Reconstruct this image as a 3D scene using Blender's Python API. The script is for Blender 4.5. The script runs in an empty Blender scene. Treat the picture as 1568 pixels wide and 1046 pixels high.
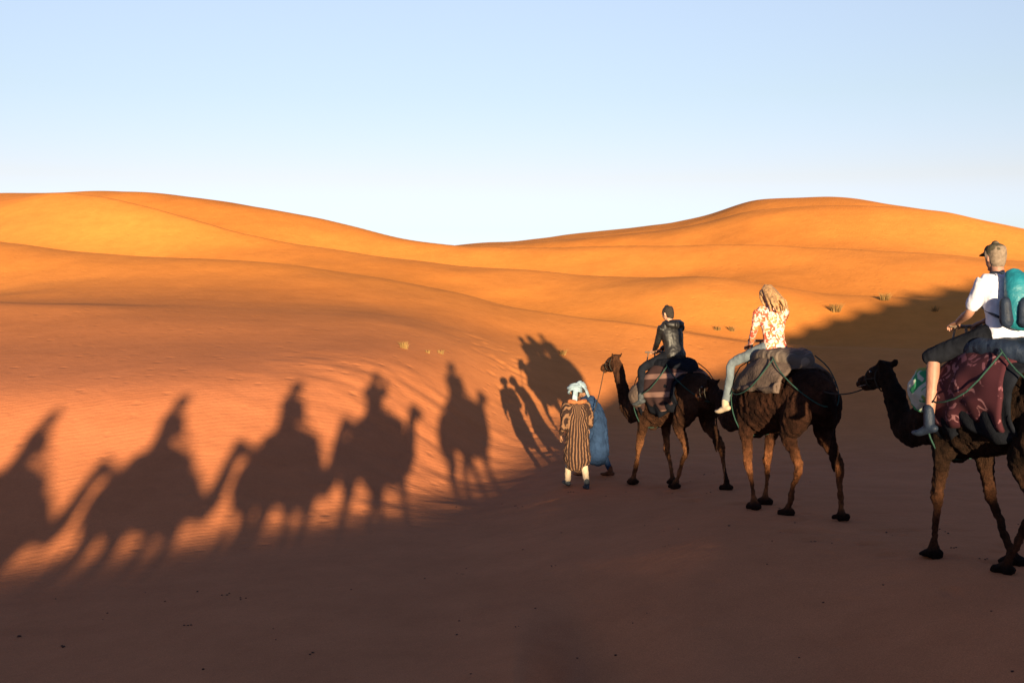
import bpy, math, random, numpy as np
from mathutils import Vector, Matrix, noise
random.seed(7); np.random.seed(7)
SC=bpy.context.scene
F=1681.0; CX=784.0; HY=573.0; CAMH=1.73
HYT=405.0; TILT=(HY-HYT)/F      # true horizon; the valley floor falls away by TILT

# ------------------------------------------------------------------ sun frame
AZS=math.radians(7.1); TE=0.0922; EL=math.atan(TE)
TX,TY=math.sin(AZS),-math.cos(AZS)     # horizontal direction toward the sun
QX,QY=math.cos(AZS),math.sin(AZS)

# ------------------------------------------------------------------ materials
def nt(name):
    m=bpy.data.materials.new(name); m.use_nodes=True
    n=m.node_tree; b=n.nodes['Principled BSDF']; b.inputs['Roughness'].default_value=0.85
    b.inputs['Specular IOR Level'].default_value=0.2
    return m,n,b
def N(n,t,**k):
    x=n.nodes.new(t)
    for a,v in k.items():
        if a in x.inputs.keys(): x.inputs[a].default_value=v
        else: setattr(x,a,v)
    return x
def ramp(n,fac,stops):
    r=n.nodes.new('ShaderNodeValToRGB'); e=r.color_ramp.elements
    while len(e)<len(stops): e.new(0.5)
    for i,(p,c) in enumerate(stops):
        e[i].position=p; e[i].color=(c[0],c[1],c[2],1)
    n.links.new(fac,r.inputs[0]); return r
def cloth(name,c,var=0.25,scale=9,rough=0.9,bump=0.25,spec=0.10,bscale=60):
    m,n,b=nt(name); L=n.links
    tc=n.nodes.new('ShaderNodeTexCoord')
    no=N(n,'ShaderNodeTexNoise',Scale=scale,Detail=5.0); L.new(tc.outputs['Object'],no.inputs['Vector'])
    r=ramp(n,no.outputs['Fac'],[(0.3,[x*(1-var) for x in c]),(0.7,[min(1,x*(1+var)) for x in c])])
    L.new(r.outputs[0],b.inputs['Base Color']); b.inputs['Roughness'].default_value=rough
    b.inputs['Specular IOR Level'].default_value=spec
    n2=N(n,'ShaderNodeTexNoise',Scale=bscale,Detail=3.0); L.new(tc.outputs['Object'],n2.inputs['Vector'])
    bp=N(n,'ShaderNodeBump',Strength=bump,Distance=0.02); L.new(n2.outputs['Fac'],bp.inputs['Height'])
    L.new(bp.outputs[0],b.inputs['Normal'])
    return m
def fur(name):
    m,n,b=nt(name); L=n.links
    tc=n.nodes.new('ShaderNodeTexCoord')
    at=N(n,'ShaderNodeAttribute',attribute_name='Col')
    no=N(n,'ShaderNodeTexNoise',Scale=14.0,Detail=9.0,Roughness=0.75); L.new(tc.outputs['Object'],no.inputs['Vector'])
    r=ramp(n,no.outputs['Fac'],[(0.32,(.35,.35,.35)),(0.68,(1.75,1.6,1.45))])
    mx=N(n,'ShaderNodeMix',data_type='RGBA',blend_type='MULTIPLY'); mx.inputs[0].default_value=1
    L.new(at.outputs['Color'],mx.inputs[6]); L.new(r.outputs[0],mx.inputs[7])
    L.new(mx.outputs[2],b.inputs['Base Color']); b.inputs['Roughness'].default_value=0.95
    b.inputs['Specular IOR Level'].default_value=.08
    mp=N(n,'ShaderNodeMapping'); mp.inputs['Scale'].default_value=(1,1,0.35)
    L.new(tc.outputs['Object'],mp.inputs[0])
    n2=N(n,'ShaderNodeTexNoise',Scale=60.0,Detail=6.0,Roughness=0.75); L.new(mp.outputs[0],n2.inputs['Vector'])
    bp=N(n,'ShaderNodeBump',Strength=1.0,Distance=0.06); L.new(n2.outputs['Fac'],bp.inputs['Height'])
    L.new(bp.outputs[0],b.inputs['Normal'])
    return m
def striped_robe():
    m,n,b=nt('striped_wool'); L=n.links
    tc=n.nodes.new('ShaderNodeTexCoord'); sp=n.nodes.new('ShaderNodeSeparateXYZ'); L.new(tc.outputs['Object'],sp.inputs[0])
    no=N(n,'ShaderNodeTexNoise',Scale=3.0); L.new(tc.outputs['Object'],no.inputs['Vector'])
    at=N(n,'ShaderNodeMath',operation='ARCTAN2'); L.new(sp.outputs[1],at.inputs[0]); L.new(sp.outputs[0],at.inputs[1])
    a1=N(n,'ShaderNodeMath',operation='MULTIPLY_ADD'); L.new(at.outputs[0],a1.inputs[0]); a1.inputs[1].default_value=22; 
    a2=N(n,'ShaderNodeMath',operation='MULTIPLY'); L.new(no.outputs['Fac'],a2.inputs[0]); a2.inputs[1].default_value=5
    L.new(a2.outputs[0],a1.inputs[2])
    s=N(n,'ShaderNodeMath',operation='SINE'); L.new(a1.outputs[0],s.inputs[0])
    r=ramp(n,s.outputs[0],[(0.25,(.022,.011,.009)),(0.75,(.15,.078,.042))])
    L.new(r.outputs[0],b.inputs['Base Color']); b.inputs['Roughness'].default_value=.95
    return m
def pattern(name,base,spots,scale=9,thr=0.32):
    m,n,b=nt(name); L=n.links
    tc=n.nodes.new('ShaderNodeTexCoord')
    v=N(n,'ShaderNodeTexNoise',Scale=scale,Detail=1.5,Distortion=1.2); L.new(tc.outputs['Object'],v.inputs['Vector'])
    v2=N(n,'ShaderNodeTexNoise',Scale=scale*0.6,Detail=0.0); L.new(tc.outputs['Object'],v2.inputs['Vector'])
    r2=ramp(n,v2.outputs['Fac'],[(0.45,spots[0]),(0.55,spots[1])]); 
    r=ramp(n,v.outputs['Fac'],[(0.50+thr*0.1,(0,0,0)),(0.53+thr*0.1,(1,1,1))])
    mx=N(n,'ShaderNodeMix',data_type='RGBA'); L.new(r.outputs[0],mx.inputs[0]); mx.inputs[6].default_value=(*base,1)
    L.new(r2.outputs[0],mx.inputs[7]); L.new(mx.outputs[2],b.inputs['Base Color']); b.inputs['Roughness'].default_value=.9
    return m
def bands(name,c1,c2,axis=2,freq=9.0):
    m,n,b=nt(name); L=n.links
    tc=n.nodes.new('ShaderNodeTexCoord'); sp=n.nodes.new('ShaderNodeSeparateXYZ'); L.new(tc.outputs['Object'],sp.inputs[0])
    a=N(n,'ShaderNodeMath',operation='MULTIPLY'); L.new(sp.outputs[axis],a.inputs[0]); a.inputs[1].default_value=freq
    s=N(n,'ShaderNodeMath',operation='SINE'); L.new(a.outputs[0],s.inputs[0])
    r=ramp(n,s.outputs[0],[(0.55,c1),(0.75,c2)]); L.new(r.outputs[0],b.inputs['Base Color']); b.inputs['Roughness'].default_value=.95
    return m

M_FUR=fur('camel_fur')
M_SKIN=cloth('skin',(.44,.22,.14),.12,12,.55,.1,.35)
M_SKIN3=cloth('shaded_skin',(.26,.13,.09),.15,12,.55,.1,.35)  # darker skin: shade on arm and tattooed leg put into the colour
M_SKIN2=cloth('tanned_skin',(.20,.10,.055),.12,12,.55,.1,.35)
M_HAIRD=cloth('dark_hair',(.02,.014,.01),.4,30,.6,.8,.3,120)
M_HAIRB=cloth('blonde_hair',(.32,.18,.08),.45,26,.5,.9,.4,90)
M_LEATHER=cloth('black_leather',(.010,.009,.009),.3,9,.5,.2,.35,12)
M_DENIM=cloth('light_denim',(.10,.12,.135),.2,14,.9,.3)
M_DARK=cloth('dark_cloth',(.008,.009,.013),.3,9,.95,.25,.05)
M_WHITE=cloth('white_cotton',(.52,.52,.60),.06,8,.9,.4,.15,14)
M_FLORAL=pattern('floral_cotton',(.58,.45,.38),[(.50,.07,.04),(.50,.17,.07)],20,-.25)
M_ROBE=striped_robe()
M_BLUE=cloth('blue_cotton',(.014,.030,.070),.3,6,.9,.4,.1,12)
M_TURB=cloth('pale_scarf',(.20,.27,.32),.3,14,.9,.6,.1,25)
M_CREAM=cloth('cream_cotton',(.36,.28,.20),.15)
M_SHOE=cloth('grey_shoe',(.05,.055,.06),.4,20)
M_BOOT=cloth('brown_boot',(.10,.04,.02),.3)
M_CAP=cloth('olive_cap',(.06,.052,.035),.25,15)
M_TEAL=cloth('teal_nylon',(.008,.13,.17),.2,10,.5,.3,.4)
M_NAVY=cloth('navy_nylon',(.010,.017,.034),.3,10,.6,.3,.25)
M_GREY=cloth('grey_blanket',(.085,.060,.048),.35,7,.95,.6,.1,30)
M_GREYS=bands('striped_pad',(.085,.064,.052),(.15,.115,.09),0,55.0)
M_MAROON=pattern('maroon_flower_blanket',(.040,.009,.014),[(.19,.085,.095),(.14,.05,.065)],10,.9)
M_RUST=bands('brown_pink_blanket',(.042,.020,.018),(.20,.11,.085),2,22.0)
M_ROPE=cloth('green_rope',(.020,.050,.040),.2,40)
M_ROPED=cloth('dark_rope',(.03,.025,.02),.2,40)
M_METAL=cloth('saddle_metal',(.10,.07,.05),.3,20,.5,.1,.5)
M_SACK=pattern('green_white_sack',(.36,.37,.32),[(.03,.20,.09),(.34,.28,.04)],5,-.2)
M_EYEW=cloth('eye_white',(.7,.68,.64),.02,8,.3,0,.5)
M_EYED=cloth('eye_dark',(.012,.008,.006),.02,8,.2,0,.5)

# ------------------------------------------------------------------ mesh helpers
class MB:
    def __init__(s): s.v=[]; s.f=[]
def catm(A,sub):
    A=np.array(A,float); n=len(A); out=[]
    for i in range(n-1):
        p0=A[max(i-1,0)]; p1=A[i]; p2=A[i+1]; p3=A[min(i+2,n-1)]
        for k in range(sub):
            t=k/sub
            out.append(0.5*((2*p1)+(-p0+p2)*t+(2*p0-5*p1+4*p2-p3)*t*t+(-p0+3*p1-3*p2+p3)*t**3))
    out.append(A[-1]); return np.array(out)
def tube(mb,pts,ra,rb=None,side=(0,1,0),n=12,sub=3,cap=True):
    if rb is None: rb=ra
    if not hasattr(ra,'__len__'): ra=[ra]*len(pts)
    if not hasattr(rb,'__len__'): rb=[rb]*len(pts)
    A=catm([list(p)+[a,b] for p,a,b in zip(pts,ra,rb)],sub)
    C=A[:,:3]; RA=np.maximum(A[:,3],.0015); RB=np.maximum(A[:,4],.0015)
    T=np.gradient(C,axis=0); T/=np.linalg.norm(T,axis=1)[:,None]+1e-9
    rings=[]
    S0=np.array(side,float)
    def ring(c,t,a,b):
        s=S0-(S0@t)*t
        if np.linalg.norm(s)<.15:
            s=np.array([1.,.2,.1]); s=s-(s@t)*t
        s/=np.linalg.norm(s); u=np.cross(t,s)
        th=np.linspace(0,2*math.pi,n,endpoint=False)
        return c+np.outer(np.cos(th),s)*a+np.outer(np.sin(th),u)*b
    if cap:
        for k in (0.3,0.72):
            h=math.sqrt(1-k*k); rings.append(ring(C[0]-T[0]*min(RA[0],RB[0])*h,T[0],RA[0]*k,RB[0]*k))
    for i in range(len(C)): rings.append(ring(C[i],T[i],RA[i],RB[i]))
    if cap:
        for k in (0.72,0.3):
            h=math.sqrt(1-k*k); rings.append(ring(C[-1]+T[-1]*min(RA[-1],RB[-1])*h,T[-1],RA[-1]*k,RB[-1]*k))
    b0=len(mb.v)
    for r in rings: mb.v.extend(map(tuple,r))
    R=len(rings)
    for i in range(R-1):
        for j in range(n):
            a=b0+i*n+j; b=b0+i*n+(j+1)%n
            mb.f.append((a,b,b+n,a+n))
    mb.f.append(tuple(b0+j for j in range(n))[::-1]); mb.f.append(tuple(b0+(R-1)*n+j for j in range(n)))
def ell(mb,c,r,n=12,rot=None):
    c=np.array(c,float); b0=len(mb.v); R=n//2+1
    for i in range(1,R):
        ph=math.pi*i/R
        for j in range(n):
            th=2*math.pi*j/n
            p=np.array([r[0]*math.sin(ph)*math.cos(th),r[1]*math.sin(ph)*math.sin(th),r[2]*math.cos(ph)])
            if rot is not None: p=np.array(rot@Vector(p))
            mb.v.append(tuple(c+p))
    for i in range(R-2):
        for j in range(n):
            a=b0+i*n+j; b=b0+i*n+(j+1)%n; mb.f.append((a,a+n,b+n,b))
    mb.f.append(tuple(b0+j for j in range(n))); mb.f.append(tuple(b0+(R-2)*n+j for j in range(n))[::-1])
def make(mb,name,mat,parent=None,vox=None,smooth=3,xf=None,colf=None,solid=None,disp=0):
    v=mb.v
    if xf is not None: v=[tuple(xf@Vector(p)) for p in v]
    me=bpy.data.meshes.new(name); me.from_pydata(v,[],mb.f); me.update()
    o=bpy.data.objects.new(name,me); SC.collection.objects.link(o)
    if vox or solid:
        if solid:
            s=o.modifiers.new('s','SOLIDIFY'); s.thickness=solid; s.offset=1
        if vox:
            r=o.modifiers.new('r','REMESH'); r.mode='VOXEL'; r.voxel_size=vox
            if smooth:
                s=o.modifiers.new('m','SMOOTH'); s.factor=.5; s.iterations=smooth
        dg=bpy.context.evaluated_depsgraph_get(); dg.update()
        me2=bpy.data.meshes.new_from_object(o.evaluated_get(dg)); o.modifiers.clear(); o.data=me2; me2.name=name; me=me2
    if disp:
        co=np.empty(len(me.vertices)*3,'f'); me.vertices.foreach_get('co',co); co=co.reshape(-1,3)
        nr=np.array([tuple(x.normal) for x in me.vertices],'f')
        d=np.array([noise.noise(Vector((p[0]*11,p[1]*11,p[2]*5)))+.6*noise.noise(Vector(p*27)) for p in co],'f')
        co+=nr*(d*disp)[:,None]; me.vertices.foreach_set('co',co.ravel()); me.update()
    me.materials.clear(); me.materials.append(mat)
    me.polygons.foreach_set('use_smooth',[True]*len(me.polygons))
    if colf:
        ca=me.color_attributes.new('Col','FLOAT_COLOR','POINT')
        co=np.empty(len(me.vertices)*3,'f'); me.vertices.foreach_get('co',co); co=co.reshape(-1,3)
        c=np.ones((len(co),4),'f'); c[:,:3]=colf(co); ca.data.foreach_set('color',c.ravel())
    if parent: o.parent=parent
    return o
def empty(name,loc,rz,pitch=0):
    e=bpy.data.objects.new(name,None); SC.collection.objects.link(e)
    e.location=loc; e.rotation_euler=(0,pitch,rz); e.empty_display_size=.2
    return e

# ------------------------------------------------------------------ terrain
SKY=[(-700,300),(-300,296),(0,293),(100,291),(180,289),(260,297),(350,312),(450,335),(540,355),(620,372),(680,375),(740,368),(790,366),(850,357),(940,347),(1020,338),(1080,326),(1120,310),(1160,300),(1270,297),(1320,301),(1370,312),(1450,323),(1480,335),(1568,355),(1700,372),(2000,365),(2600,390)]
def rz_(d,row): return (d,CAMH+(HY-row)/F*d)
T={-700:[(7,-1.2),rz_(14.5,880),rz_(17,720),rz_(19,612),rz_(25,525),rz_(40,425),rz_(56,372)],
0:[(7,-1.15),rz_(14.5,880),rz_(17,720),rz_(19,612),rz_(25,525),rz_(40,425),rz_(56,372)],
270:[(7,-1.0),rz_(15,845),rz_(17.5,710),rz_(19.8,592),rz_(26,515),rz_(40,432),rz_(56,385)],
455:[(8,-.9),rz_(16.2,812),rz_(18.5,690),rz_(21,577),rz_(27,512),rz_(41,438),rz_(56,400)],
575:[(9,-.85),rz_(17,792),rz_(20,670),rz_(22.5,562),rz_(28,510),rz_(42,443),rz_(56,410)],
690:[(10,-.80),rz_(20,760),rz_(23,640),rz_(26.5,547),rz_(31,512),rz_(43,450),rz_(56,418)],
780:[(11,-.68),rz_(22.5,728),rz_(26,650),rz_(30,560),rz_(35,520),rz_(45,458),rz_(56,420)],
880:[(11,-.50),(17,-.10),rz_(29,650),rz_(33,556),rz_(38,515),rz_(46,458),rz_(56,418)],
1080:[(18,0),rz_(26,684),rz_(30,635),rz_(35,565),rz_(39,520),rz_(46,450),rz_(56,405)],
1250:[(18,0),rz_(26,680),rz_(31,610),rz_(36,550),rz_(40,515),rz_(47,460),rz_(56,405)],
1450:[(18,0),rz_(26,670),rz_(31,590),rz_(36,535),rz_(40,495),rz_(47,445),rz_(56,400)],
1568:[(18,0),rz_(26,670),rz_(31,590),rz_(36,535),rz_(40,492),rz_(47,440),rz_(56,405)],
2600:[(18,0),rz_(26,670),rz_(31,590),rz_(36,535),rz_(40,495),rz_(47,450),rz_(56,420)]}
AZ=np.radians(np.linspace(-60,60,481)); LR=np.linspace(math.log(2),math.log(1500),900)
cols=sorted(T); cz=np.array([math.atan((c-CX)/F) for c in cols])
ctl=np.array([T[c] for c in cols],float)
saz=np.array([math.atan((c-CX)/F) for c,_ in SKY]); srow=np.array([r for _,r in SKY],float)
G=np.zeros((len(AZ),len(LR)))
for i,a in enumerate(AZ):
    aa=min(max(a,cz[0]),cz[-1]); ca=math.cos(aa)
    ds=[np.interp(aa,cz,ctl[:,k,0])/ca for k in range(7)]; zs=[np.interp(aa,cz,ctl[:,k,1]) for k in range(7)]
    rs=np.interp(aa,saz,srow); D=84+6*math.sin(a*9+1); zt=CAMH+(HY-rs)/F*D
    ds+= [D*.82/ca,D/ca,D*1.12/ca,D*1.4/ca,260,1500]; zs+=[zs[-1]+(zt-zs[-1])*.50,zt,zt-1.0,zt-7,6,6]
    G[i]=np.interp(LR,np.log(ds),zs)
def gs(A,sig,axis):
    k=int(sig*3)+1; x=np.arange(-k,k+1); w=np.exp(-x*x/(2*sig*sig)); w/=w.sum()
    pad=[(0,0),(0,0)]; pad[axis]=(k,k); P=np.pad(A,pad,mode='edge')
    return np.apply_along_axis(lambda r:np.convolve(r,w,'valid'),axis,P)
dlr=LR[1]-LR[0]
far=gs(gs(G,2.4,0),.03/dlr,1); near=gs(gs(G,8,0),.035/dlr,1)
wf=np.clip((np.exp(LR)-30)/25,0,1)[None,:]; G=near*(1-wf)+far*wf
def vnoise(x,y,seed=0):
    rs=np.random.RandomState(seed); tab=rs.rand(256,256)
    xi=np.floor(x).astype(int); yi=np.floor(y).astype(int); fx=x-xi; fy=y-yi
    fx=fx*fx*(3-2*fx); fy=fy*fy*(3-2*fy)
    g=lambda a,b: tab[a%256,b%256]
    return (g(xi,yi)*(1-fx)+g(xi+1,yi)*fx)*(1-fy)+(g(xi,yi+1)*(1-fx)+g(xi+1,yi+1)*fx)*fy-.5
def sstep(a,b,x):
    t=np.clip((x-a)/(b-a),0,1); return t*t*(3-2*t)
CREST=None; P0=20.0
def base_z(x,y):
    x=np.asarray(x,float); y=np.asarray(y,float)
    az=np.arctan2(x,y); r=np.sqrt(x*x+y*y)+1e-6
    ia=np.clip((np.clip(az,AZ[0],AZ[-1])-AZ[0])/(AZ[1]-AZ[0]),0,len(AZ)-1.001); ir=np.clip((np.log(r)-LR[0])/dlr,0,len(LR)-1.001)
    a0=ia.astype(int); r0=ir.astype(int); fa=ia-a0; fr=ir-r0
    z=(G[a0,r0]*(1-fa)+G[a0+1,r0]*fa)*(1-fr)+(G[a0,r0+1]*(1-fa)+G[a0+1,r0+1]*fa)*fr
    z=z*(1-.9*sstep(math.radians(42),math.radians(85),np.abs(az)))
    u=x/np.maximum(y,.5)
    z=z-.65*(1-sstep(7.0,12.5,y))*sstep(.0,.07,u)*(1-sstep(1.8,4.3,x))
    z=z-TILT*np.clip(y,0,130)
    p=x*TX+y*TY; q=x*QX+y*QY
    zb=-1.30+TE*np.clip(p,0,22)+.105*np.clip(q,-7,7)-.05*np.clip(p-22,0,60)
    w=sstep(2.5,6.3,y)
    return zb*(1-w)+z*w
def rough_z(x,y):
    r=np.sqrt(x*x+y*y); fr=sstep(4,9,y)
    wx=x+6*vnoise(x/17,y/17,3); wy=y+6*vnoise(x/17+9,y/17,4)
    s=(wx*.42+wy*.9)/12.5
    s2=s-np.floor(s); fold=np.where(s2<.76,s2/.76,(1-s2)/.24); fold=fold*fold*(3-2*fold)
    amp=sstep(30,46,r)*(.30+1.2*np.clip(vnoise(x/24,y/24,5)+.4,0,1))
    z=(fold-.5)*1.5*amp*(1-sstep(70,82,r))
    z+=vnoise(x/9,y/9,8)*.8*sstep(28,50,r)*(1-.85*sstep(70,82,r))
    z+=vnoise(x/2.3,y/2.0,18)*.07*sstep(30,40,r)
    z+=vnoise(x/3.1,y/3.1,9)*.07*sstep(12,16,r)
    z+=vnoise(x/1.4,y/1.1,10)*.012
    b=sstep(15,17,r)*(1-sstep(23,26,r))*sstep(-7,-2,x)
    z+=b*(vnoise(x/.7+y*.3,y/.42,11)*.050+vnoise(x/.26,y/.2,12)*.014)
    # hoof and foot prints along the caravan's path
    pd=np.abs(x-(4.4-(y-9.5)*.225)); tr=(1-sstep(.4,1.6,pd))*(1-sstep(30,36,r))*sstep(8,9,y)
    hn=np.clip(vnoise(x/.26+40,y/.30,61)-.12,0,1); z-=tr*hn*.12
    return z*fr
def ground(x,y):
    x=np.asarray(x,float); y=np.asarray(y,float)
    z=base_z(x,y)+rough_z(x,y)
    if CREST is not None:
        p=x*TX+y*TY; q=x*QX+y*QY
        H=np.interp(q,CREST[0],CREST[1])+.06*vnoise(q/2.5,q*0+3.3,21)
        zf=-2.0; w=2.0*(H-zf)
        t=np.clip(np.abs(p-P0)/np.maximum(w,1),0,1); rd=zf+(H-zf)*(1-t)**1.1
        rd=np.where(t<1,rd,-99)
        z=np.maximum(z,rd)
    return z
def hit(px,row):
    u=(px-CX)/F; s=(HYT-row)/F
    d=np.exp(np.linspace(math.log(6.3),math.log(95),3000))
    zr=CAMH+s*d; zt=base_z(u*d,d)
    k=np.argmax(zt>=zr)
    return u*d[k],d[k],zt[k]
edge=[(-150,895),(0,872),(250,840),(500,795),(720,748),(790,720),(845,672),(905,625),(960,585),(1100,570),(1240,492),(1350,455),(1480,430),(1568,424)]
cq=[];ch=[]
for e in edge:
    x,y,z=hit(*e); p=x*TX+y*TY; q=x*QX+y*QY; cq.append(q); ch.append(z+(P0-p)*TE)
o=np.argsort(cq); cq=np.array(cq)[o]; ch=np.array(ch)[o]
qq=np.linspace(-60,150,1051); hh=np.interp(qq,cq,ch); hh=np.convolve(np.pad(hh,2,mode='edge'),np.ones(5)/5,'valid')
CREST=(qq,hh)

azs=np.concatenate([np.linspace(-180,-42,56)[:-1],np.linspace(-42,42,800),np.linspace(42,180,70)[1:-1]])
azr=np.radians(azs); rr=np.concatenate([np.linspace(.3,4,14)[:-1],np.exp(np.linspace(math.log(4),math.log(110),860)),np.exp(np.linspace(math.log(112),math.log(1500),60))])
A,R=np.meshgrid(azr,rr,indexing='ij'); X=R*np.sin(A); Y=R*np.cos(A); Z=ground(X,Y)
na,nr=A.shape
V=np.stack([X,Y,Z],-1).reshape(-1,3).astype('f')
V=np.vstack([V,np.array([[0,0,float(ground(0.,.01))]],'f')])
ii,jj=np.meshgrid(np.arange(na),np.arange(nr-1),indexing='ij'); i2=(ii+1)%na
Q=np.stack([ii*nr+jj,ii*nr+jj+1,i2*nr+jj+1,i2*nr+jj],-1).reshape(-1,4)
me=bpy.data.meshes.new('sand_dunes'); nq=len(Q)
tri=np.array([[na*nr,i*nr,((i+1)%na)*nr] for i in range(na)])
me.vertices.add(len(V)); me.vertices.foreach_set('co',V.ravel())
me.loops.add(nq*4+na*3); me.loops.foreach_set('vertex_index',np.concatenate([Q.ravel(),tri.ravel()]).astype('i'))
me.polygons.add(nq+na); me.polygons.foreach_set('loop_start',np.concatenate([np.arange(nq)*4,nq*4+np.arange(na)*3]).astype('i'))
me.update(calc_edges=True); me.validate()
me.polygons.foreach_set('use_smooth',[True]*len(me.polygons))
dun=bpy.data.objects.new('sand_dunes',me); SC.collection.objects.link(dun)
if me.polygons[nq//2].normal.z<0: me.flip_normals()

m,n,b=nt('desert_sand'); L=n.links
tc=n.nodes.new('ShaderNodeTexCoord'); P=tc.outputs['Object']
n1=N(n,'ShaderNodeTexNoise',Scale=.06,Detail=5.0); L.new(P,n1.inputs['Vector'])
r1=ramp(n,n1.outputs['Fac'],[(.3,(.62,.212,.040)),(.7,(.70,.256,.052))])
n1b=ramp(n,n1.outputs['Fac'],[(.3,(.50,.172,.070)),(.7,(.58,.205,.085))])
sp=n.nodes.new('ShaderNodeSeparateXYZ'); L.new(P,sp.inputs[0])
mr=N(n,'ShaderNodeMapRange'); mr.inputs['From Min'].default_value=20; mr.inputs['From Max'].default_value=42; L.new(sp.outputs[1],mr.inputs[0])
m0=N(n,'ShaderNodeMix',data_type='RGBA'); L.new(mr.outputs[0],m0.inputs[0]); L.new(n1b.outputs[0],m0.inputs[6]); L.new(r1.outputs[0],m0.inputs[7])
n2=N(n,'ShaderNodeTexNoise',Scale=1.3,Detail=8.0,Roughness=.7); L.new(P,n2.inputs['Vector'])
r2=ramp(n,n2.outputs['Fac'],[(.3,(.88,.87,.86)),(.7,(1.06,1.06,1.06))])
mx=N(n,'ShaderNodeMix',data_type='RGBA',blend_type='MULTIPLY'); mx.inputs[0].default_value=1
L.new(m0.outputs[2],mx.inputs[6]); L.new(r2.outputs[0],mx.inputs[7])
n3=N(n,'ShaderNodeTexNoise',Scale=90.0,Detail=5.0,Roughness=.85); L.new(P,n3.inputs['Vector'])
r3=ramp(n,n3.outputs['Fac'],[(.32,(.66,.64,.64)),(.68,(1.25,1.25,1.28))])
mx2=N(n,'ShaderNodeMix',data_type='RGBA',blend_type='MULTIPLY'); mx2.inputs[0].default_value=1
L.new(mx.outputs[2],mx2.inputs[6]); L.new(r3.outputs[0],mx2.inputs[7])
L.new(mx2.outputs[2],b.inputs['Base Color']); b.inputs['Roughness'].default_value=1; b.inputs['Specular IOR Level'].default_value=.05
wv=N(n,'ShaderNodeTexWave',Scale=2.6,Distortion=6.0,Detail=3.0); wv.inputs['Detail Scale'].default_value=.8
mp=N(n,'ShaderNodeMapping'); mp.inputs['Rotation'].default_value=(0,0,math.radians(62)); L.new(P,mp.inputs[0]); L.new(mp.outputs[0],wv.inputs['Vector'])
bp1=N(n,'ShaderNodeBump',Strength=.08,Distance=.02); L.new(wv.outputs['Fac'],bp1.inputs['Height'])
n4=N(n,'ShaderNodeTexNoise',Scale=5.0,Detail=7.0,Roughness=.62); L.new(P,n4.inputs['Vector'])
bp2=N(n,'ShaderNodeBump',Strength=.24,Distance=.05); L.new(n4.outputs['Fac'],bp2.inputs['Height']); L.new(bp1.outputs[0],bp2.inputs['Normal'])
vo=N(n,'ShaderNodeTexVoronoi',Scale=2.0); L.new(P,vo.inputs['Vector'])
rv=ramp(n,vo.outputs['Distance'],[(.05,(0,0,0)),(.22,(1,1,1))])
bp3=N(n,'ShaderNodeBump',Strength=.2,Distance=.05); L.new(rv.outputs[0],bp3.inputs['Height']); L.new(bp2.outputs[0],bp3.inputs['Normal'])
L.new(bp3.outputs[0],b.inputs['Normal'])
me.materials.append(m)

def gz(x,y): return float(ground(np.array([x]),np.array([y]))[0])
def slope(x,y,heading,h=.9):
    dx,dy=-math.sin(heading),math.cos(heading)
    return math.atan2(float(base_z(x-dx*h,y-dy*h)-base_z(x+dx*h,y+dy*h)),2*h)

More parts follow.
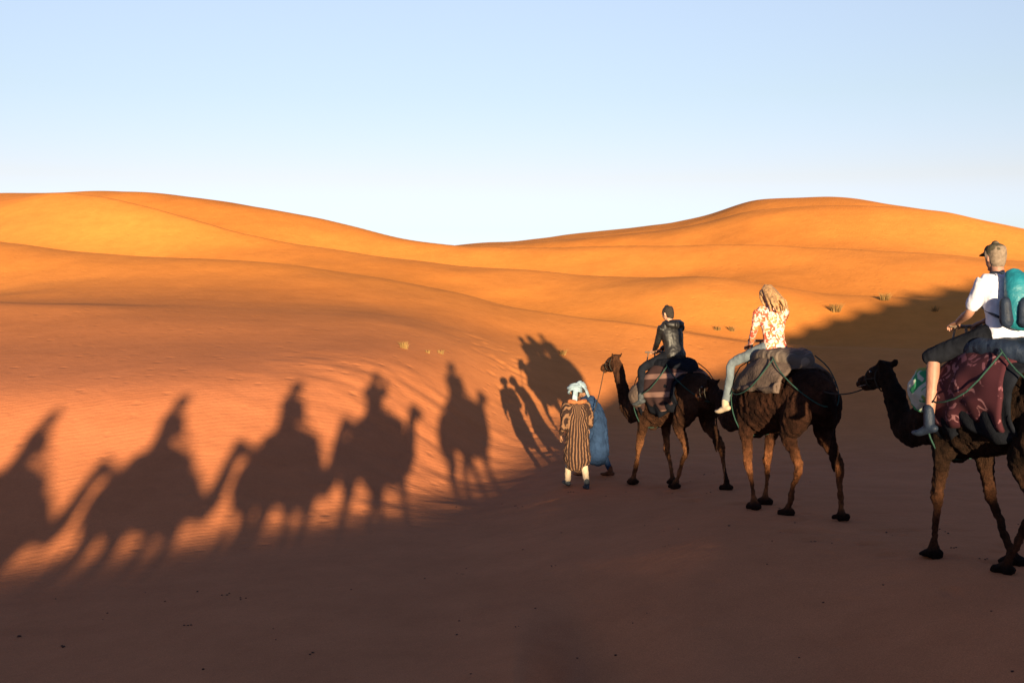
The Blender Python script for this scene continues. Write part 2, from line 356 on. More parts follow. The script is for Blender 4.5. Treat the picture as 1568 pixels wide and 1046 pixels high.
# ------------------------------------------------------------------ camel
def camel(name,x,y,heading,hz,feet,body,legc,headturn=0,nk=0):
    sl=slope(x,y,heading)
    zc=float(base_z(x+math.sin(heading)*.8,y-math.cos(heading)*.8)+base_z(x-math.sin(heading)*.8,y+math.cos(heading)*.8))/2
    E=empty(name,(x,y,zc-.015),math.radians(90)+heading,sl)
    mb=MB()
    tube(mb,[(-1.02,0,1.42),(-.85,0,1.46),(-.5,0,1.47),(-.1,0,1.44),(.3,0,1.40),(.6,0,1.38),(.85,0,1.36)],
         [.15,.27,.33,.38,.37,.30,.17],[.20,.32,.34,.40,.43,.40,.28],n=18)
    tube(mb,[(-.5,0,1.62),(-.3,0,1.78),(-.1,0,1.86),(.1,0,1.78),(.32,0,1.6)],[.15,.2,.2,.2,.15],[.15,.17,.17,.17,.15],n=14)
    tube(mb,[(.45,0,1.15),(.55,0,1.0)],[.16,.1],[.2,.1])
    hx=1.62-(0 if hz>1.6 else -.12)
    tube(mb,[(.6,0,1.42),(.88,0,1.30-nk),(1.12,0,1.22-nk),(1.33,0,1.30+(hz-2)*.35),(1.47,0,hz*.5+.68+(hz-2)*.1),(hx-.07,0,hz-.08),(hx,0,hz)],
         [.24,.17,.13,.11,.095,.085,.09],[.34,.25,.19,.155,.125,.11,.1],n=14)
    hr=Matrix.Translation((hx,0,hz))@Matrix.Rotation(headturn,4,'Z')
    h=MB()
    tube(h,[(-.09,0,-.01),(.03,0,.03),(.15,0,.015),(.28,0,-.035),(.38,0,-.06),(.45,0,-.085)],[.07,.092,.08,.062,.062,.045],[.075,.105,.09,.065,.062,.045],n=14)
    tube(h,[(.0,0,-.05),(.14,0,-.085),(.28,0,-.12),(.38,0,-.135)],[.055,.05,.036,.03],[.06,.05,.03,.025],n=10)
    for s in (-1,1):
        tube(h,[(-.03,s*.06,.10),(-.055,s*.09,.15),(-.05,s*.10,.175)],[.03,.032,.012],[.015,.014,.008],n=8)
        ell(h,(.10,s*.075,.06),(.05,.025,.03))
    ell(h,(.0,0,.115),(.09,.065,.055))
    b0=len(mb.v); mb.v+= [tuple(hr@Vector(v)) for v in h.v]; mb.f+=[tuple(i+b0 for i in f) for f in h.f]
    tube(mb,[(1.18,0,1.1),(1.28,0,1.05-nk)],[.05,.03],[.09,.04])
    for k,(s,fx) in enumerate([(1,feet[0]),(-1,feet[1])]):
        ty=s*.19
        kx=.47+(fx-.47)*.42+.05
        tube(mb,[(.52,s*.2,1.42),(.48,s*.215,1.12),(.47+(kx-.47)*.55,s*.2,.88),(kx,ty,.60),(kx+(fx-kx)*.35-.0,ty,.42),(kx+(fx-kx)*.8,ty,.17),(fx,ty,.08)],
             [.13,.10,.064,.050,.034,.034,.050],[.24,.16,.086,.060,.040,.040,.050],n=12)
        ell(mb,(kx+.02,ty,.60),(.058,.054,.08))
        tube(mb,[(fx-.07,ty,.05),(fx+.05,ty,.05),(fx+.13,ty,.035)],[.07,.09,.07],[.05,.05,.03],n=12)
    for k,(s,fx) in enumerate([(1,feet[2]),(-1,feet[3])]):
        ty=s*.17
        hk=-.78+(fx+.75)*.52-.10; sx=-.58+(fx+.7)*.22
        tube(mb,[(-.82,s*.15,1.45),(-.72,s*.2,1.25),(sx-.02,s*.2,1.02),(sx+(hk-sx)*.6,s*.185,.82),(hk,ty,.62),(hk+(fx-hk)*.3+.015,ty,.45),(hk+(fx-hk)*.8,ty,.17),(fx,ty,.08)],
             [.17,.155,.098,.058,.044,.033,.033,.050],[.22,.23,.148,.080,.064,.042,.038,.050],n=12)
        tube(mb,[(fx-.07,ty,.05),(fx+.05,ty,.05),(fx+.12,ty,.035)],[.065,.085,.065],[.05,.05,.03],n=12)
    tube(mb,[(-1.08,0,1.52),(-1.2,0,1.35),(-1.22,.01,1.1),(-1.2,.02,.9)],[.05,.035,.026,.03],n=8)
    tube(mb,[(-1.2,.02,.98),(-1.2,.02,.82),(-1.19,.03,.60)],[.035,.06,.015],n=8)
    body=np.array(body); legc=np.array(legc)
    def col(co):
        z=co[:,2]; t=(1-sstep(.45,1.05,z))[:,None]
        pt=np.clip(.70+1.6*vnoise(co[:,0]*4.5+3,co[:,2]*3.2+co[:,1]*4,51),.1,1.2)[:,None]
        c=body*(1-t)+(legc*pt+body*(1-pt)*.8)*t
        foot=(1-sstep(.06,.16,z))[:,None]; c=c*(1-foot)+body*.5*foot
        tl=(co[:,0]<-1.12)[:,None]; c=np.where(tl,body*.5,c)
        mz=sstep(hx+.15,hx+.4,co[:,0])[:,None]*(z>hz-.4)[:,None]; c=c*(1-mz)+legc*.6*mz
        nn=vnoise(co[:,0]*5,co[:,2]*5+co[:,1]*3,31)[:,None]; return np.clip(c*(1+.9*nn),0.003,1)
    make(mb,'body',M_FUR,E,vox=.02,smooth=3,colf=col,disp=.022)
    e=MB()
    for s in (-1,1): ell(e,tuple(hr@Vector((.115,s*.093,.045))),(.022,.014,.018),10)
    for s in (-1,1): ell(e,tuple(hr@Vector((.43,s*.035,-.06))),(.012,.008,.007),8)
    tube(e,[tuple(hr@Vector(p)) for p in [(.26,.052,-.088),(.40,.045,-.108),(.46,0,-.11),(.40,-.045,-.108),(.26,-.052,-.088)]],.006,n=6)
    make(e,'eyes_and_mouth',M_EYED,E)
    t=MB()
    for xo,rz2 in ((.22,.088),(.02,.118)):
        ring=[tuple(hr@Vector((xo+(.02*math.sin(a)),rz2*.95*math.cos(a),-.03+rz2*1.15*math.sin(a)))) for a in np.linspace(0,2*math.pi,13)]
        tube(t,ring,.008,n=6,sub=1)
    for s in (-1,1): tube(t,[tuple(hr@Vector(p)) for p in [(.22,s*.085,-.03),(.02,s*.115,-.02)]],.007,n=6)
    make(t,'halter',M_ROPED,E)
    return E
def blanket(E,name,mat,x0,x1,low,top=2.02,hw=.47,thick=.035,seed=1):
    mb=MB(); nx,ns=26,44
    for i in range(nx+1):
        fx=i/nx; x=x0+(x1-x0)*fx
        zt=top-.55*abs((x+.1)/.9)**1.7
        lw=low+.05*math.sin(x*9+seed)
        for j in range(ns+1):
            s=-1+2*j/ns; ph=abs(s)*1.55; sg=1 if s>=0 else -1
            a=min(ph,1.0)*math.pi/2
            w=hw*(1-.22*abs((x+.05)/.8)**2)
            y=sg*w*(math.sin(a)**.85); zc=1.55
            z=zc+(zt-zc)*(max(math.cos(a),0)**.9)
            if ph>1: z=zc-(ph-1)/.55*(zc-lw); y=sg*(w+.025*math.sin(x*23+seed*2)*(ph-1)/.55+.01-.10*((ph-1)/.55)**2)
            nz=float(vnoise(np.array([x*6+seed]),np.array([s*7.]),40)[0])*.045
            mb.v.append((x+.03*math.sin(z*9+seed),y+sg*nz,z+nz))
    for i in range(nx):
        for j in range(ns):
            a=i*(ns+1)+j; mb.f.append((a,a+1,a+ns+2,a+ns+1))
    return make(mb,name,mat,E,solid=thick)
def saddle(E,mat_b,mat_pad,low=1.2,x0=-.62,x1=.42,seed=1,mat_under=None):
    if mat_under: blanket(E,'under_blanket',mat_under,x0-.08,x1+.08,low-.1,2.0,.425,.02,seed+5)
    blanket(E,'saddle_blanket',mat_b,x0,x1,low,2.04,.46,.03,seed)
    mb=MB(); ring=[]
    for a in np.linspace(0,2*math.pi,21):
        ring.append((-.12+.46*math.cos(a),.24*math.sin(a),1.98-.10*math.cos(a)**2))
    tube(mb,ring,.09,.08,side=(0,0,1),n=12,sub=2)
    tube(mb,[(-.45,0,1.97),(-.1,0,2.02),(.2,0,1.97)],[.18,.2,.18],[.06,.06,.06])
    make(mb,'saddle_pad',mat_pad,E,vox=.02,smooth=3,disp=.014)
    h=MB()
    tube(h,[(.36,0,1.9),(.38,0,2.17)],.014,n=8); tube(h,[(.38,.17,2.19),(.385,0,2.18),(.38,-.17,2.19)],.016,n=8)
    for s in(-1,1): tube(h,[(.36,s*.22,1.86),(.38,s*.12,2.17)],.011,n=6)
    make(h,'saddle_handle',M_METAL,E)
    r=MB()
    tube(r,[(.36,0,1.98),(.45,.27,1.85),(.50,.38,1.55),(.5,.37,1.25),(.48,.25,1.0),(.48,0,.95),(.48,-.25,1.0),(.5,-.37,1.25),(.5,-.38,1.55),(.45,-.27,1.85),(.36,0,1.98)],.008,n=6)
    tube(r,[(-.4,.3,1.96),(-.62,.34,1.78),(-.9,.27,1.55),(-1.1,.12,1.38),(-1.15,0,1.36),(-1.1,-.12,1.38),(-.9,-.27,1.55),(-.62,-.34,1.8),(-.4,-.3,1.96)],.008,n=6)
    tube(r,[(-.45,.33,1.93),(-.2,.5,1.6),(.2,.5,1.5),(.5,.40,1.6)],.008,n=6)
    make(r,'girth_rope',M_ROPE,E)

# ------------------------------------------------------------------ people
def basis(fwd,up=(0,0,1)):
    f=Vector(fwd).normalized(); u=Vector(up); s=u.cross(f).normalized(); u=f.cross(s)
    return Matrix(((f.x,s.x,u.x),(f.y,s.y,u.y),(f.z,s.z,u.z)))
def head(E,c,fwd,up=(0,0,1),skin=M_SKIN,hair='short',hmat=M_HAIRD,hat=None):
    B=Matrix.Translation(c)@basis(fwd,up).to_4x4()
    mb=MB()
    tube(mb,[(.035,0,-.112),(.022,0,-.075),(.005,0,-.02),(-.004,0,.04),(-.01,0,.085),(-.012,0,.105)],[.03,.056,.070,.075,.058,.03],[.032,.065,.09,.096,.076,.04],n=18)
    tube(mb,[(.09,0,.022),(.108,0,-.012),(.106,0,-.028)],[.009,.013,.016],[.010,.014,.010],n=8)
    tube(mb,[(.075,-.035,.032),(.092,0,.034),(.075,.035,.032)],.010,n=8)
    tube(mb,[(.082,-.018,-.058),(.093,0,-.057),(.082,.018,-.058)],.009,n=8)
    ell(mb,(.072,0,-.098),(.02,.022,.018))
    for s in (-1,1): ell(mb,(-.005,s*.078,-.008),(.018,.010,.032))
    make(mb,'head',skin,E,vox=.0075,smooth=2,xf=B)
    e=MB(); e2=MB(); e3=MB()
    for s in(-1,1):
        ell(e,(.080,s*.030,.012),(.011,.013,.009),10); ell(e2,(.0895,s*.030,.012),(.004,.006,.006),8)
        tube(e2,[(.088,s*.014,.032),(.088,s*.048,.030)],.004,n=6)
    make(e,'eyes',M_EYEW,E,xf=B); make(e2,'pupils_and_brows',M_EYED,E,xf=B)
    tube(e3,[(.091,-.02,-.0575),(.1,0,-.057),(.091,.02,-.0575)],.0035,n=6); make(e3,'mouth',M_BOOT,E,xf=B)
    h=MB()
    if hair in('short','long'):
        tube(h,[(-.035,0,-.05),(-.028,0,.0),(-.018,0,.05),(-.012,0,.09),(-.012,0,.112)],[.066,.078,.083,.068,.035],[.074,.09,.098,.085,.045],n=18)
        for s in(-1,1): tube(h,[(.02,s*.07,.05),(.01,s*.079,.0),(.008,s*.078,-.03)],[.02,.014,.008],n=8)
    if hair=='long':
        rs=random.Random(4)
        for k in range(16):
            a=-1.25+2.5*k/15; y0=.075*math.sin(a); x0=-.02-.075*math.cos(a)
            L_=.30+.08*rs.random(); dx=rs.uniform(-.03,.02)
            tube(h,[(x0+.02,y0*.9,.08),(x0-.012,y0*1.15,.0),(x0-.03+dx,y0*1.35,-.12),(x0-.035+dx*2,y0*1.5+rs.uniform(-.02,.02),-.22),(x0-.02+dx*2,y0*1.4+rs.uniform(-.03,.03),-L_)],[.022,.026,.024,.018,.005],n=8)
        for s in(-1,1): tube(h,[(.05,s*.04,.09),(.06,s*.07,.02),(.045,s*.085,-.08),(.03,s*.09,-.2)],[.02,.018,.018,.006],n=8)
    if h.v: make(h,'hair',hmat,E,vox=.010 if hair=='short' else .009,smooth=1,xf=B,disp=.004)
    if hat=='cap':
        k=MB(); tube(k,[(-.008,0,.03),(-.010,0,.07),(-.012,0,.105),(-.012,0,.12)],[.085,.084,.066,.03],[.106,.105,.085,.04],n=18)
        tube(k,[(.07,0,.045),(.12,0,.038),(.165,0,.028)],[.072,.066,.045],[.009,.008,.006],n=14)
        make(k,'cap',M_CAP,E,vox=.008,smooth=2,xf=B)
    if hat=='turban':
        k=MB(); rs=random.Random(2)
        for i in range(7):
            z=.02+.014*i; tl=rs.uniform(-.035,.035); tm=rs.uniform(-.03,.03); R_=.118-.006*abs(i-2)-.004*i
            ring=[(-.008+R_*1.02*math.cos(a),R_*.96*math.sin(a),z+tl*math.sin(a)+tm*math.cos(a)) for a in np.linspace(0,2*math.pi,17)]
            tube(k,ring,.019,.024,side=(0,0,1),n=8,sub=2)
        ell(k,(-.01,0,.09),(.09,.08,.05))
        tube(k,[(-.09,.02,.03),(-.12,.04,-.06),(-.11,.06,-.17),(-.10,.05,-.26)],[.04,.045,.05,.04],[.02,.02,.018,.012],n=8)
        make(k,'turban',M_TURB,E,vox=.009,smooth=1,xf=B)
def hand(E,w,d,nrm,side,skin=M_SKIN,curl=.9,nm='hand'):
    d=Vector(d).normalized(); n_=Vector(nrm); n_=(n_-n_.dot(d)*d).normalized(); s=d.cross(n_)*side
    w=Vector(w); mb=MB()
    P=lambda a,b,c: tuple(w+d*a+s*b+n_*c)
    tube(mb,[P(-.03,0,0),P(.01,0,0),P(.05,.003,0),P(.088,0,.002)],[.026,.031,.040,.041],[.02,.016,.015,.012],side=tuple(s),n=12)
    for off,Ls in ((.030,.068),(.010,.077),(-.011,.070),(-.030,.055)):
        a=curl; x,c=.085,.002; pts=[P(x-.015,off,c)]; ang=.25
        for L_ in (Ls*.42,Ls*.33,Ls*.25):
            x+=L_*math.cos(ang); c+=L_*math.sin(ang); pts.append(P(x,off*1.08,c)); ang+=a*.8
        tube(mb,pts,[.0095,.009,.0082,.0068],n=8)
    tube(mb,[P(.02,.022,.004),P(.045,.048,.014),P(.07,.058,.028),P(.088,.054,.040)],[.014,.012,.010,.008],n=8)
    make(mb,nm,skin,E,vox=.0045,smooth=2)
def person(E,J,top,bottom,shoe,skin=M_SKIN,hair='short',hmat=M_HAIRD,hat=None,fat=1.0,short_sleeve=False,shorts=False):
    V3=lambda k: Vector(J[k])
    sh=(V3('shL')-V3('shR')).normalized()
    pel,ch,nb=V3('pel'),V3('chest'),V3('neck')
    wa=pel.lerp(ch,.42)
    mb=MB()
    shm=(V3('shL')+V3('shR'))/2
    lo=pel+(pel-wa).normalized()*(.06)
    tube(mb,[lo,pel,wa,ch,shm-(shm-ch).normalized()*.02,shm.lerp(nb,.55),nb],[.165*fat,.175*fat,.155*fat,.18*fat,.165*fat,.10,.062],[.12*fat,.13*fat,.115*fat,.125*fat,.10*fat,.07,.062],side=sh,n=18)
    for s in 'LR':
        S,El,W=V3('sh'+s),V3('el'+s),V3('wr'+s)
        inn=S.lerp(shm,.35)
        if short_sleeve: tube(mb,[inn,S,S.lerp(El,.35),S.lerp(El,.72)],[.07,.072,.068,.066],n=12)
        else: tube(mb,[inn,S,S.lerp(El,.5),El,El.lerp(W,.5),W],[.07,.068,.056*fat,.048*fat,.044*fat,.036],n=12)
    make(mb,'upper_garment',top,E,vox=.013,smooth=3,disp=.010)
    if short_sleeve:
        a=MB()
        for s in 'LR':
            S,El,W=V3('sh'+s),V3('el'+s),V3('wr'+s)
            tube(a,[S.lerp(El,.4),El.lerp(S,.2),El,El.lerp(W,.4),W],[.048,.043,.040,.040,.026],n=12)
        make(a,'forearms',skin,E,vox=.01,smooth=2)
    nk=MB(); hc=V3('head'); tube(nk,[nb-Vector((0,0,.06)),nb,hc-Vector(J['fwd']).normalized()*.02-Vector((0,0,.05))],[.062,.056,.055],n=12)
    make(nk,'neck',skin,E)
    mb=MB()
    tube(mb,[pel+(wa-pel)*.4,pel,lo],[.15*fat,.168*fat,.15*fat],[.115*fat,.125*fat,.11*fat],side=sh,n=16)
    for s in 'LR':
        H,K,A_=V3('hip'+s),V3('kn'+s),V3('an'+s)
        if shorts: tube(mb,[H,H.lerp(K,.4),H.lerp(K,.8),K+(K-H)*.06],[.105,.1,.09,.085],n=12)
        else: tube(mb,[H,H.lerp(K,.5),K,K.lerp(A_,.35),A_],[.10*fat,.085*fat,.065*fat,.06*fat,.048],n=12)
    make(mb,'trousers',bottom,E,vox=.013,smooth=3,disp=.008)
    if shorts:
        lg=MB()
        for s in 'LR':
            K,A_=V3('kn'+s),V3('an'+s); H=V3('hip'+s)
            tube(lg,[H.lerp(K,.8),K,K.lerp(A_,.35),A_],[.06,.056,.058,.036],n=12)
        make(lg,'lower_legs',skin,E,vox=.011,smooth=2)
    f=MB()
    for s in 'LR':
        A_,To=V3('an'+s),V3('to'+s); d=(To-A_)
        hd=Vector((d.x,d.y,0)).normalized()
        heel=A_-hd*.05+Vector((0,0,-.055)); ball=To-hd*.06
        tube(f,[A_+Vector((0,0,.12 if shorts else .04)),A_+Vector((0,0,-.02)),A_+Vector((0,0,-.05))],[.047,.05,.045],n=10)
        tube(f,[heel,heel.lerp(ball,.5)+Vector((0,0,.01)),ball,To],[.038,.042,.048,.036],[.038,.042,.032,.022],side=Vector((-hd.y,hd.x,0)),n=12)
    make(f,'shoes',shoe,E,vox=.011,smooth=2)
    head(E,J['head'],J['fwd'],J.get('up',(0,0,1)),skin,hair,hmat,hat)
    for s,sg in(('L',1),('R',-1)):
        W=V3('wr'+s); d=(W-V3('el'+s)).normalized()
        hd=J.get('hd'+s,d); nn=J.get('hn'+s,(0,-sg,0.0) )
        hand(E,W+Vector(hd).normalized()*.01,hd,nn,J.get('hs'+s,sg),skin,J.get('curl',.9),'hand_'+('left' if sg>0 else 'right'))
def ride(x0=-.16,lean=0,kn=.33,zz=2.12,hand_t=None,hfwd=(1,0,-.1),anx=.28,anz=1.46,up=(0,0,1)):
    l=lean
    J=dict(pel=(x0,0,zz),chest=(x0+l*.3,0,zz+.30),neck=(x0+.02+l*.52,0,zz+.50),head=(x0+.05+l*.68,0,zz+.66),fwd=hfwd,up=up,
    shL=(x0+l*.44,.185,zz+.44),shR=(x0+l*.44,-.185,zz+.44),
    hipL=(x0+.03,.10,zz-.02),hipR=(x0+.03,-.10,zz-.02),knL=(x0+kn+.02,.40,zz-.20),knR=(x0+kn+.02,-.40,zz-.20),
    anL=(x0+anx,.50,anz),anR=(x0+anx,-.50,anz),toL=(x0+anx+.17,.54,anz-.10),toR=(x0+anx+.17,-.54,anz-.10))
    ht=hand_t or [(.33,.07,2.21),(.33,-.07,2.21)]
    for s,t,sg in(('L',ht[0],1),('R',ht[1],-1)):
        S=Vector(J['sh'+s]); W=Vector(t)-Vector((.07,0,-.02)); mid=(S+W)/2; dl=max(.0,(.28**2-((W-S).length/2)**2))**.5
        J['el'+s]=tuple(mid+Vector((-.25,sg*.35,-.8)).normalized()*dl); J['wr'+s]=tuple(W)
        J['hd'+s]=(.8,-sg*.1,-.2); J['hn'+s]=(0,0,-1); J['hs'+s]=-1 if sg>0 else 1
    return J

D=(.045,.022,.013)
C1=camel('camel',2.62,17.4,math.radians(26),2.05,(.95,.33,-.25,-1.12),(.046,.021,.012),(.19,.082,.036))
C2=camel('camel',3.42,13.7,math.radians(18),1.52,(.35,.72,-.38,-1.02),(.034,.0145,.009),(.18,.072,.031),nk=.05)
C3=camel('camel',4.38,9.6,math.radians(17),1.72,(.72,.1,-.2,-1.0),(.022,.012,.008),(.075,.032,.017))
AX=(-TX,-TY)
def behind(perp,a): return perp*QX+a*AX[0],perp*QY+a*AX[1]
CB=[]
for (perp,a,rel,hz,ft) in [(1.81,-1.8,-22,2.0,(.8,.3,-.3,-1.0)),(0,-4.2,-26,2.0,(.4,.8,-.9,-.35)),(-1.5,-7.2,-34,2.0,(.8,.2,-.3,-1.05)),(-3.4,-10.2,-44,1.9,(.45,.85,-.95,-.4)),(-5.45,-13.4,-46,1.9,(.8,.2,-.35,-1.0))]:
    x,y=behind(perp,a)
    c=camel('camel',x,y,math.radians(7.1+rel),hz,ft,D,D); c.location.z+=.02; CB.append(c)
saddle(C1,M_RUST,M_DARK,1.28,-.60,.50,1,M_DARK)
saddle(C2,M_GREY,M_GREYS,1.62,-.62,.42,2,None)
saddle(C3,M_MAROON,M_NAVY,1.30,-.5,.42,3,M_DARK)
for i,c in enumerate(CB): saddle(c,M_GREY if i%2 else M_RUST,M_GREY,1.3,-.6,.4,4+i)
def rider_empty(name,C): 
    return empty(name,tuple(C.location),C.rotation_euler[2],C.rotation_euler[1])
R1=rider_empty('man_in_leather_jacket',C1)
person(R1,ride(-.2,.12,hfwd=(1,.25,-.25)),M_LEATHER,M_DARK,M_SHOE,M_SKIN,fat=1.08)
hd=MB(); tube(hd,[(-.26,-.12,2.60),(-.30,0,2.58),(-.26,.12,2.60)],[.05,.07,.05],n=10); tube(hd,[(-.1,.11,2.62),(-.22,.12,2.64),(-.22,-.12,2.64),(-.1,-.11,2.62)],.035,n=8)
make(hd,'jacket_hood',M_LEATHER,R1,vox=.013,smooth=2)
R2=rider_empty('woman_in_floral_blouse',C2)
person(R2,ride(.04,.10,zz=2.10,hfwd=(.95,.2,-.55),up=(.4,0,1),hand_t=[(.50,.12,2.12),(.50,-.12,2.12)],kn=.36,anx=.42,anz=1.38),M_FLORAL,M_DENIM,M_CREAM,M_SKIN,'long',M_HAIRB,fat=.92)
R3=rider_empty('man_with_backpack',C3)
person(R3,ride(-.12,.06,hfwd=(1,-.05,.0),hand_t=[(.36,.16,2.2),(.33,-.1,2.2)],anx=.42,anz=1.32,kn=.42),M_WHITE,M_DARK,M_NAVY,M_SKIN3,'short',cloth('grey_hair',(.16,.12,.09),.3,30),hat='cap',fat=1.05,short_sleeve=True,shorts=True)
bk=MB()
tube(bk,[(-.33,0,2.20),(-.35,0,2.30),(-.33,0,2.48),(-.27,0,2.60)],[.15,.16,.155,.10],[.09,.11,.10,.06],side=(0,1,0),n=16)
make(bk,'backpack',M_TEAL,R3,vox=.014,smooth=2,disp=.008)
bk=MB(); tube(bk,[(-.42,0,2.18),(-.455,0,2.28),(-.44,0,2.36)],[.12,.14,.12],[.05,.06,.05],n=14)
for s in(-1,1):
    tube(bk,[(-.24,s*.10,2.62),(-.11,s*.12,2.63),(-.0,s*.12,2.5),(-.03,s*.15,2.34),(-.22,s*.15,2.24)],[.022]*5,[.012]*5,n=8)
    tube(bk,[(-.34,s*.17,2.2),(-.34,s*.175,2.36)],[.06,.05],n=10)
make(bk,'backpack_pocket_and_straps',M_NAVY,R3,vox=.010,smooth=1)
sk=MB(); tube(sk,[(.48,.36,1.72),(.55,.38,1.60),(.60,.36,1.46)],[.15,.18,.12],[.07,.09,.06],side=(1,0,.3),n=14)
tube(sk,[(.36,0,2.0),(.45,.22,1.95),(.50,.35,1.8)],.02,n=8)
make(sk,'carry_bag',M_SACK,C3,vox=.018,smooth=3,disp=.015)
for i,c in enumerate(CB):
    Rr=rider_empty('rider_in_headscarf' if i!=1 else 'photographer',c)
    J=ride(-.16,.08+.03*i) if i!=1 else ride(-.16,.02,hand_t=[(.16,.10,2.74),(.16,-.10,2.74)])
    person(Rr,J,M_GREY,M_DARK,M_SHOE,hat='turban' if i!=1 else 'cap',fat=1.15)
sb=MB(); tube(sb,[(.30,.45,1.62),(.26,.50,1.5),(.26,.48,1.36)],[.13,.16,.13],[.06,.08,.06],side=(1,0,0),n=12); make(sb,'saddle_bag',M_GREY,C1,vox=.018,smooth=2,disp=.01)

# walking people
def walker(x,y,heading): return (x,y,gz(x,y)+.01),math.radians(90)+heading
loc,rz=walker(1.09,18.1,math.radians(12)); GD=empty('guide_in_striped_robe',loc,rz)
def stand(step=.22,hfwd=(1,.1,-.1),st=.06,drop=0):
    return dict(pel=(0,0,.93),chest=(.03+st*.5,0,1.24),neck=(.05+st,0,1.45-drop*.6),head=(.10+st*1.5,0,1.59-drop),fwd=hfwd,
    shL=(.03+st,.18,1.38-drop*.5),shR=(.03+st,-.18,1.38-drop*.5),elL=(-.08,.25,1.12),elR=(.06,-.23,1.12),wrL=(.06,.27,.90),wrR=(.24,-.18,.96),
    hipL=(0,.09,.90),hipR=(0,-.09,.90),knL=(.10+step*.3,.10,.50),knR=(.06-step*.4,-.09,.50),anL=(step,.11,.09),anR=(-step,-.10,.11),toL=(step+.19,.13,.03),toR=(-step+.17,-.11,.03),
    hnL=(0,-1,0),hnR=(0,1,0),curl=.6)
person(GD,stand(.22,(1,.1,-.35)),M_ROBE,M_CREAM,M_SHOE,M_SKIN2,'short',M_HAIRD,'turban',fat=1.0)
rb=MB(); tube(rb,[(.08,0,1.34),(.04,0,1.15),(0,0,.95),(.0,0,.7),(.01,0,.48)],[.18,.185,.19,.21,.225],[.13,.14,.16,.19,.22],n=22,side=(0,1,0))
for s in(-1,1): tube(rb,[(.08,s*.14,1.38),(.0 if s>0 else .07,s*.21,1.22),(-.05 if s>0 else .10,s*.245,1.05)],[.08,.08,.075],n=12)
make(rb,'robe',M_ROBE,GD,vox=.014,smooth=3,disp=.024)
sc=MB(); tube(sc,[(.14,-.10,1.42),(.02,-.13,1.45),(-.04,0,1.44),(.02,.13,1.45),(.14,.10,1.42)],.04,n=8); make(sc,'scarf',cloth('orange_scarf',(.28,.10,.04),.3,20),GD,vox=.011,smooth=1)
loc,rz=walker(1.52,19.3,math.radians(62)); BL=empty('man_in_blue_robe',loc,rz)
person(BL,stand(.20,(1,.0,-.7),.17,.06),M_BLUE,M_BLUE,M_BOOT,M_SKIN2,'short',M_HAIRD,'turban',fat=1.0)
rb=MB(); tube(rb,[(.15,0,1.30),(.07,0,1.15),(0,0,.95),(.0,0,.7),(.02,0,.38)],[.17,.175,.18,.19,.20],[.13,.14,.16,.19,.22],n=22,side=(0,1,0))
make(rb,'robe',M_BLUE,BL,vox=.015,smooth=3,disp=.024)

bpy.context.view_layer.update()
def wp(E,p): return tuple(E.matrix_world@Vector(p))
def rope(a,b,sag,mat):
    mb=MB(); a=Vector(a);b=Vector(b); pts=[tuple(a.lerp(b,t)-Vector((0,0,sag*4*t*(1-t)))) for t in np.linspace(0,1,7)]
    tube(mb,pts,.008,n=6); make(mb,'lead_rope',mat)
rope(wp(C3,(1.95,0,1.60)),wp(C2,(-1.0,.05,1.55)),.06,M_ROPED)
rope(wp(C2,(2.0,0,1.40)),wp(C1,(-1.0,.05,1.55)),.1,M_ROPED)
rope(wp(C1,(1.95,.05,1.93)),wp(GD,(.3,-.18,.96)),.25,M_ROPED)
for i in range(4): rope(wp(CB[i+1],(1.95,0,1.75)),wp(CB[i],(-1.0,0,1.55)),.1,M_ROPED)

# ------------------------------------------------------------------ grass tufts
MG=cloth('dry_grass',(.17,.10,.035),.4,3)
def tuft(px,row,size,dens):
    x,y,z=hit(px,row); mb=MB(); rs=random.Random(px)
    z=gz(x,y)
    for k in range(dens):
        a=rs.uniform(0,6.28); r=rs.uniform(0,.35)*size; h=size*rs.uniform(.35,1); ln=rs.uniform(.2,.9)*h
        bx,by=x+r*math.cos(a),y+r*math.sin(a); w=.006
        p1=(bx+ln*.4*math.cos(a),by+ln*.4*math.sin(a),z+h*.6); p2=(bx+ln*math.cos(a+.3),by+ln*math.sin(a+.3),z+h*.85)
        i=len(mb.v); mb.v+=[(bx-w,by,z-.03),(bx+w,by,z-.03),(p1[0]+w*.8,p1[1],p1[2]),(p1[0]-w*.8,p1[1],p1[2]),p2]
        mb.f+=[(i,i+1,i+2,i+3),(i+3,i+2,i+4)]
    make(mb,'grass_tuft',MG)
for t in[(618,533,.24,50),(655,540,.12,25),(675,541,.14,25),(862,540,.24,40),(1100,497,.26,50),(1122,499,.28,60),(1280,486,.45,140),(1355,470,.45,110),(1432,478,.3,50)]: tuft(*t)
mb=MB(); rs=random.Random(11)
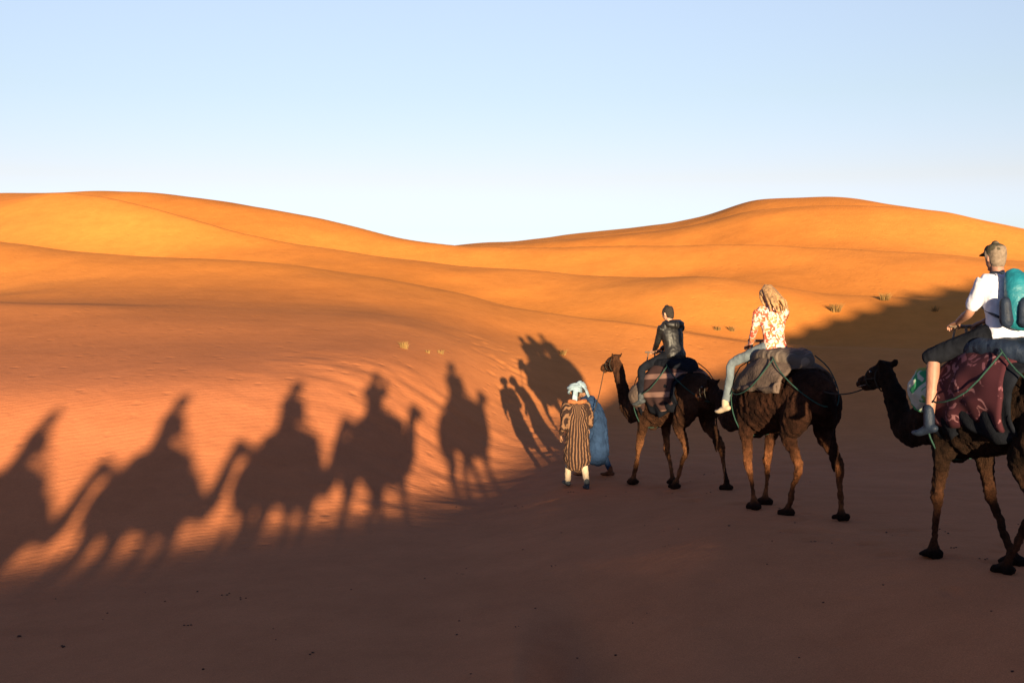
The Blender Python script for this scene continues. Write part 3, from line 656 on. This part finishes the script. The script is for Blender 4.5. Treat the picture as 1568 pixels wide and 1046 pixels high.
for k in range(110):
    if k<75: d=rs.uniform(6.8,13); u=rs.uniform(-.5,.5)
    else: d=rs.uniform(11,20); u=rs.uniform(-.05,.5)
    x=u*d; s=rs.uniform(.005,.011) if rs.random()<.95 else rs.uniform(.012,.018)
    for q in range(1 if rs.random()<.85 else 3):
        xx=x+rs.uniform(-.05,.05); yy=d+rs.uniform(-.05,.05); ell(mb,(xx,yy,gz(xx,yy)+s*.3),(s*1.3,s,s*.8),7)
make(mb,'pebbles',cloth('dark_pebble',(.06,.03,.02),.3,3))

# ------------------------------------------------------------------ light
sun=bpy.data.lights.new('sun','SUN'); sun.energy=15; sun.angle=math.radians(.5); sun.color=(1,.78,.48)
so=bpy.data.objects.new('sun',sun); SC.collection.objects.link(so)
dv=Vector((-TX*math.cos(EL),-TY*math.cos(EL),-math.sin(EL))); so.rotation_euler=dv.to_track_quat('-Z','Y').to_euler(); so.location=(20,-20,30)
W=bpy.data.worlds.new('World'); SC.world=W; W.use_nodes=True; wn=W.node_tree
bg=wn.nodes['Background']; sk=wn.nodes.new('ShaderNodeTexSky'); sk.sky_type='NISHITA'; sk.sun_disc=False
sk.sun_elevation=math.radians(5.3); sk.sun_rotation=math.radians(180-7.1); sk.altitude=600; sk.air_density=1.0; sk.dust_density=.3; sk.ozone_density=2.5
wt=wn.nodes.new('ShaderNodeTexCoord'); ws=wn.nodes.new('ShaderNodeSeparateXYZ'); wn.links.new(wt.outputs['Generated'],ws.inputs[0])
wr=ramp(wn,ws.outputs[2],[(0.0,(.226,.305,.78)),(.031,(.243,.25,.438)),(.076,(.325,.232,.270)),(.149,(.39,.265,.247)),(.24,(.50,.316,.276)),(.65,(.19,.19,.25))])
mm=wn.nodes.new('ShaderNodeMix'); mm.data_type='RGBA'; mm.blend_type='MULTIPLY'; mm.inputs[0].default_value=1
wn.links.new(sk.outputs[0],mm.inputs[6]); wn.links.new(wr.outputs[0],mm.inputs[7])
wn.links.new(mm.outputs[2],bg.inputs[0]); bg.inputs[1].default_value=1.0

cam=bpy.data.cameras.new('camera'); cam.sensor_width=36; cam.lens=F/1568*36; cam.clip_end=3000; cam.clip_start=.05
co=bpy.data.objects.new('camera',cam); SC.collection.objects.link(co); co.location=(0,0,CAMH)
co.rotation_euler=(math.radians(90)+math.atan((HYT-522.5)/F),0,0); SC.camera=co
SC.view_settings.view_transform='Standard'; SC.view_settings.look='None'; SC.view_settings.exposure=0
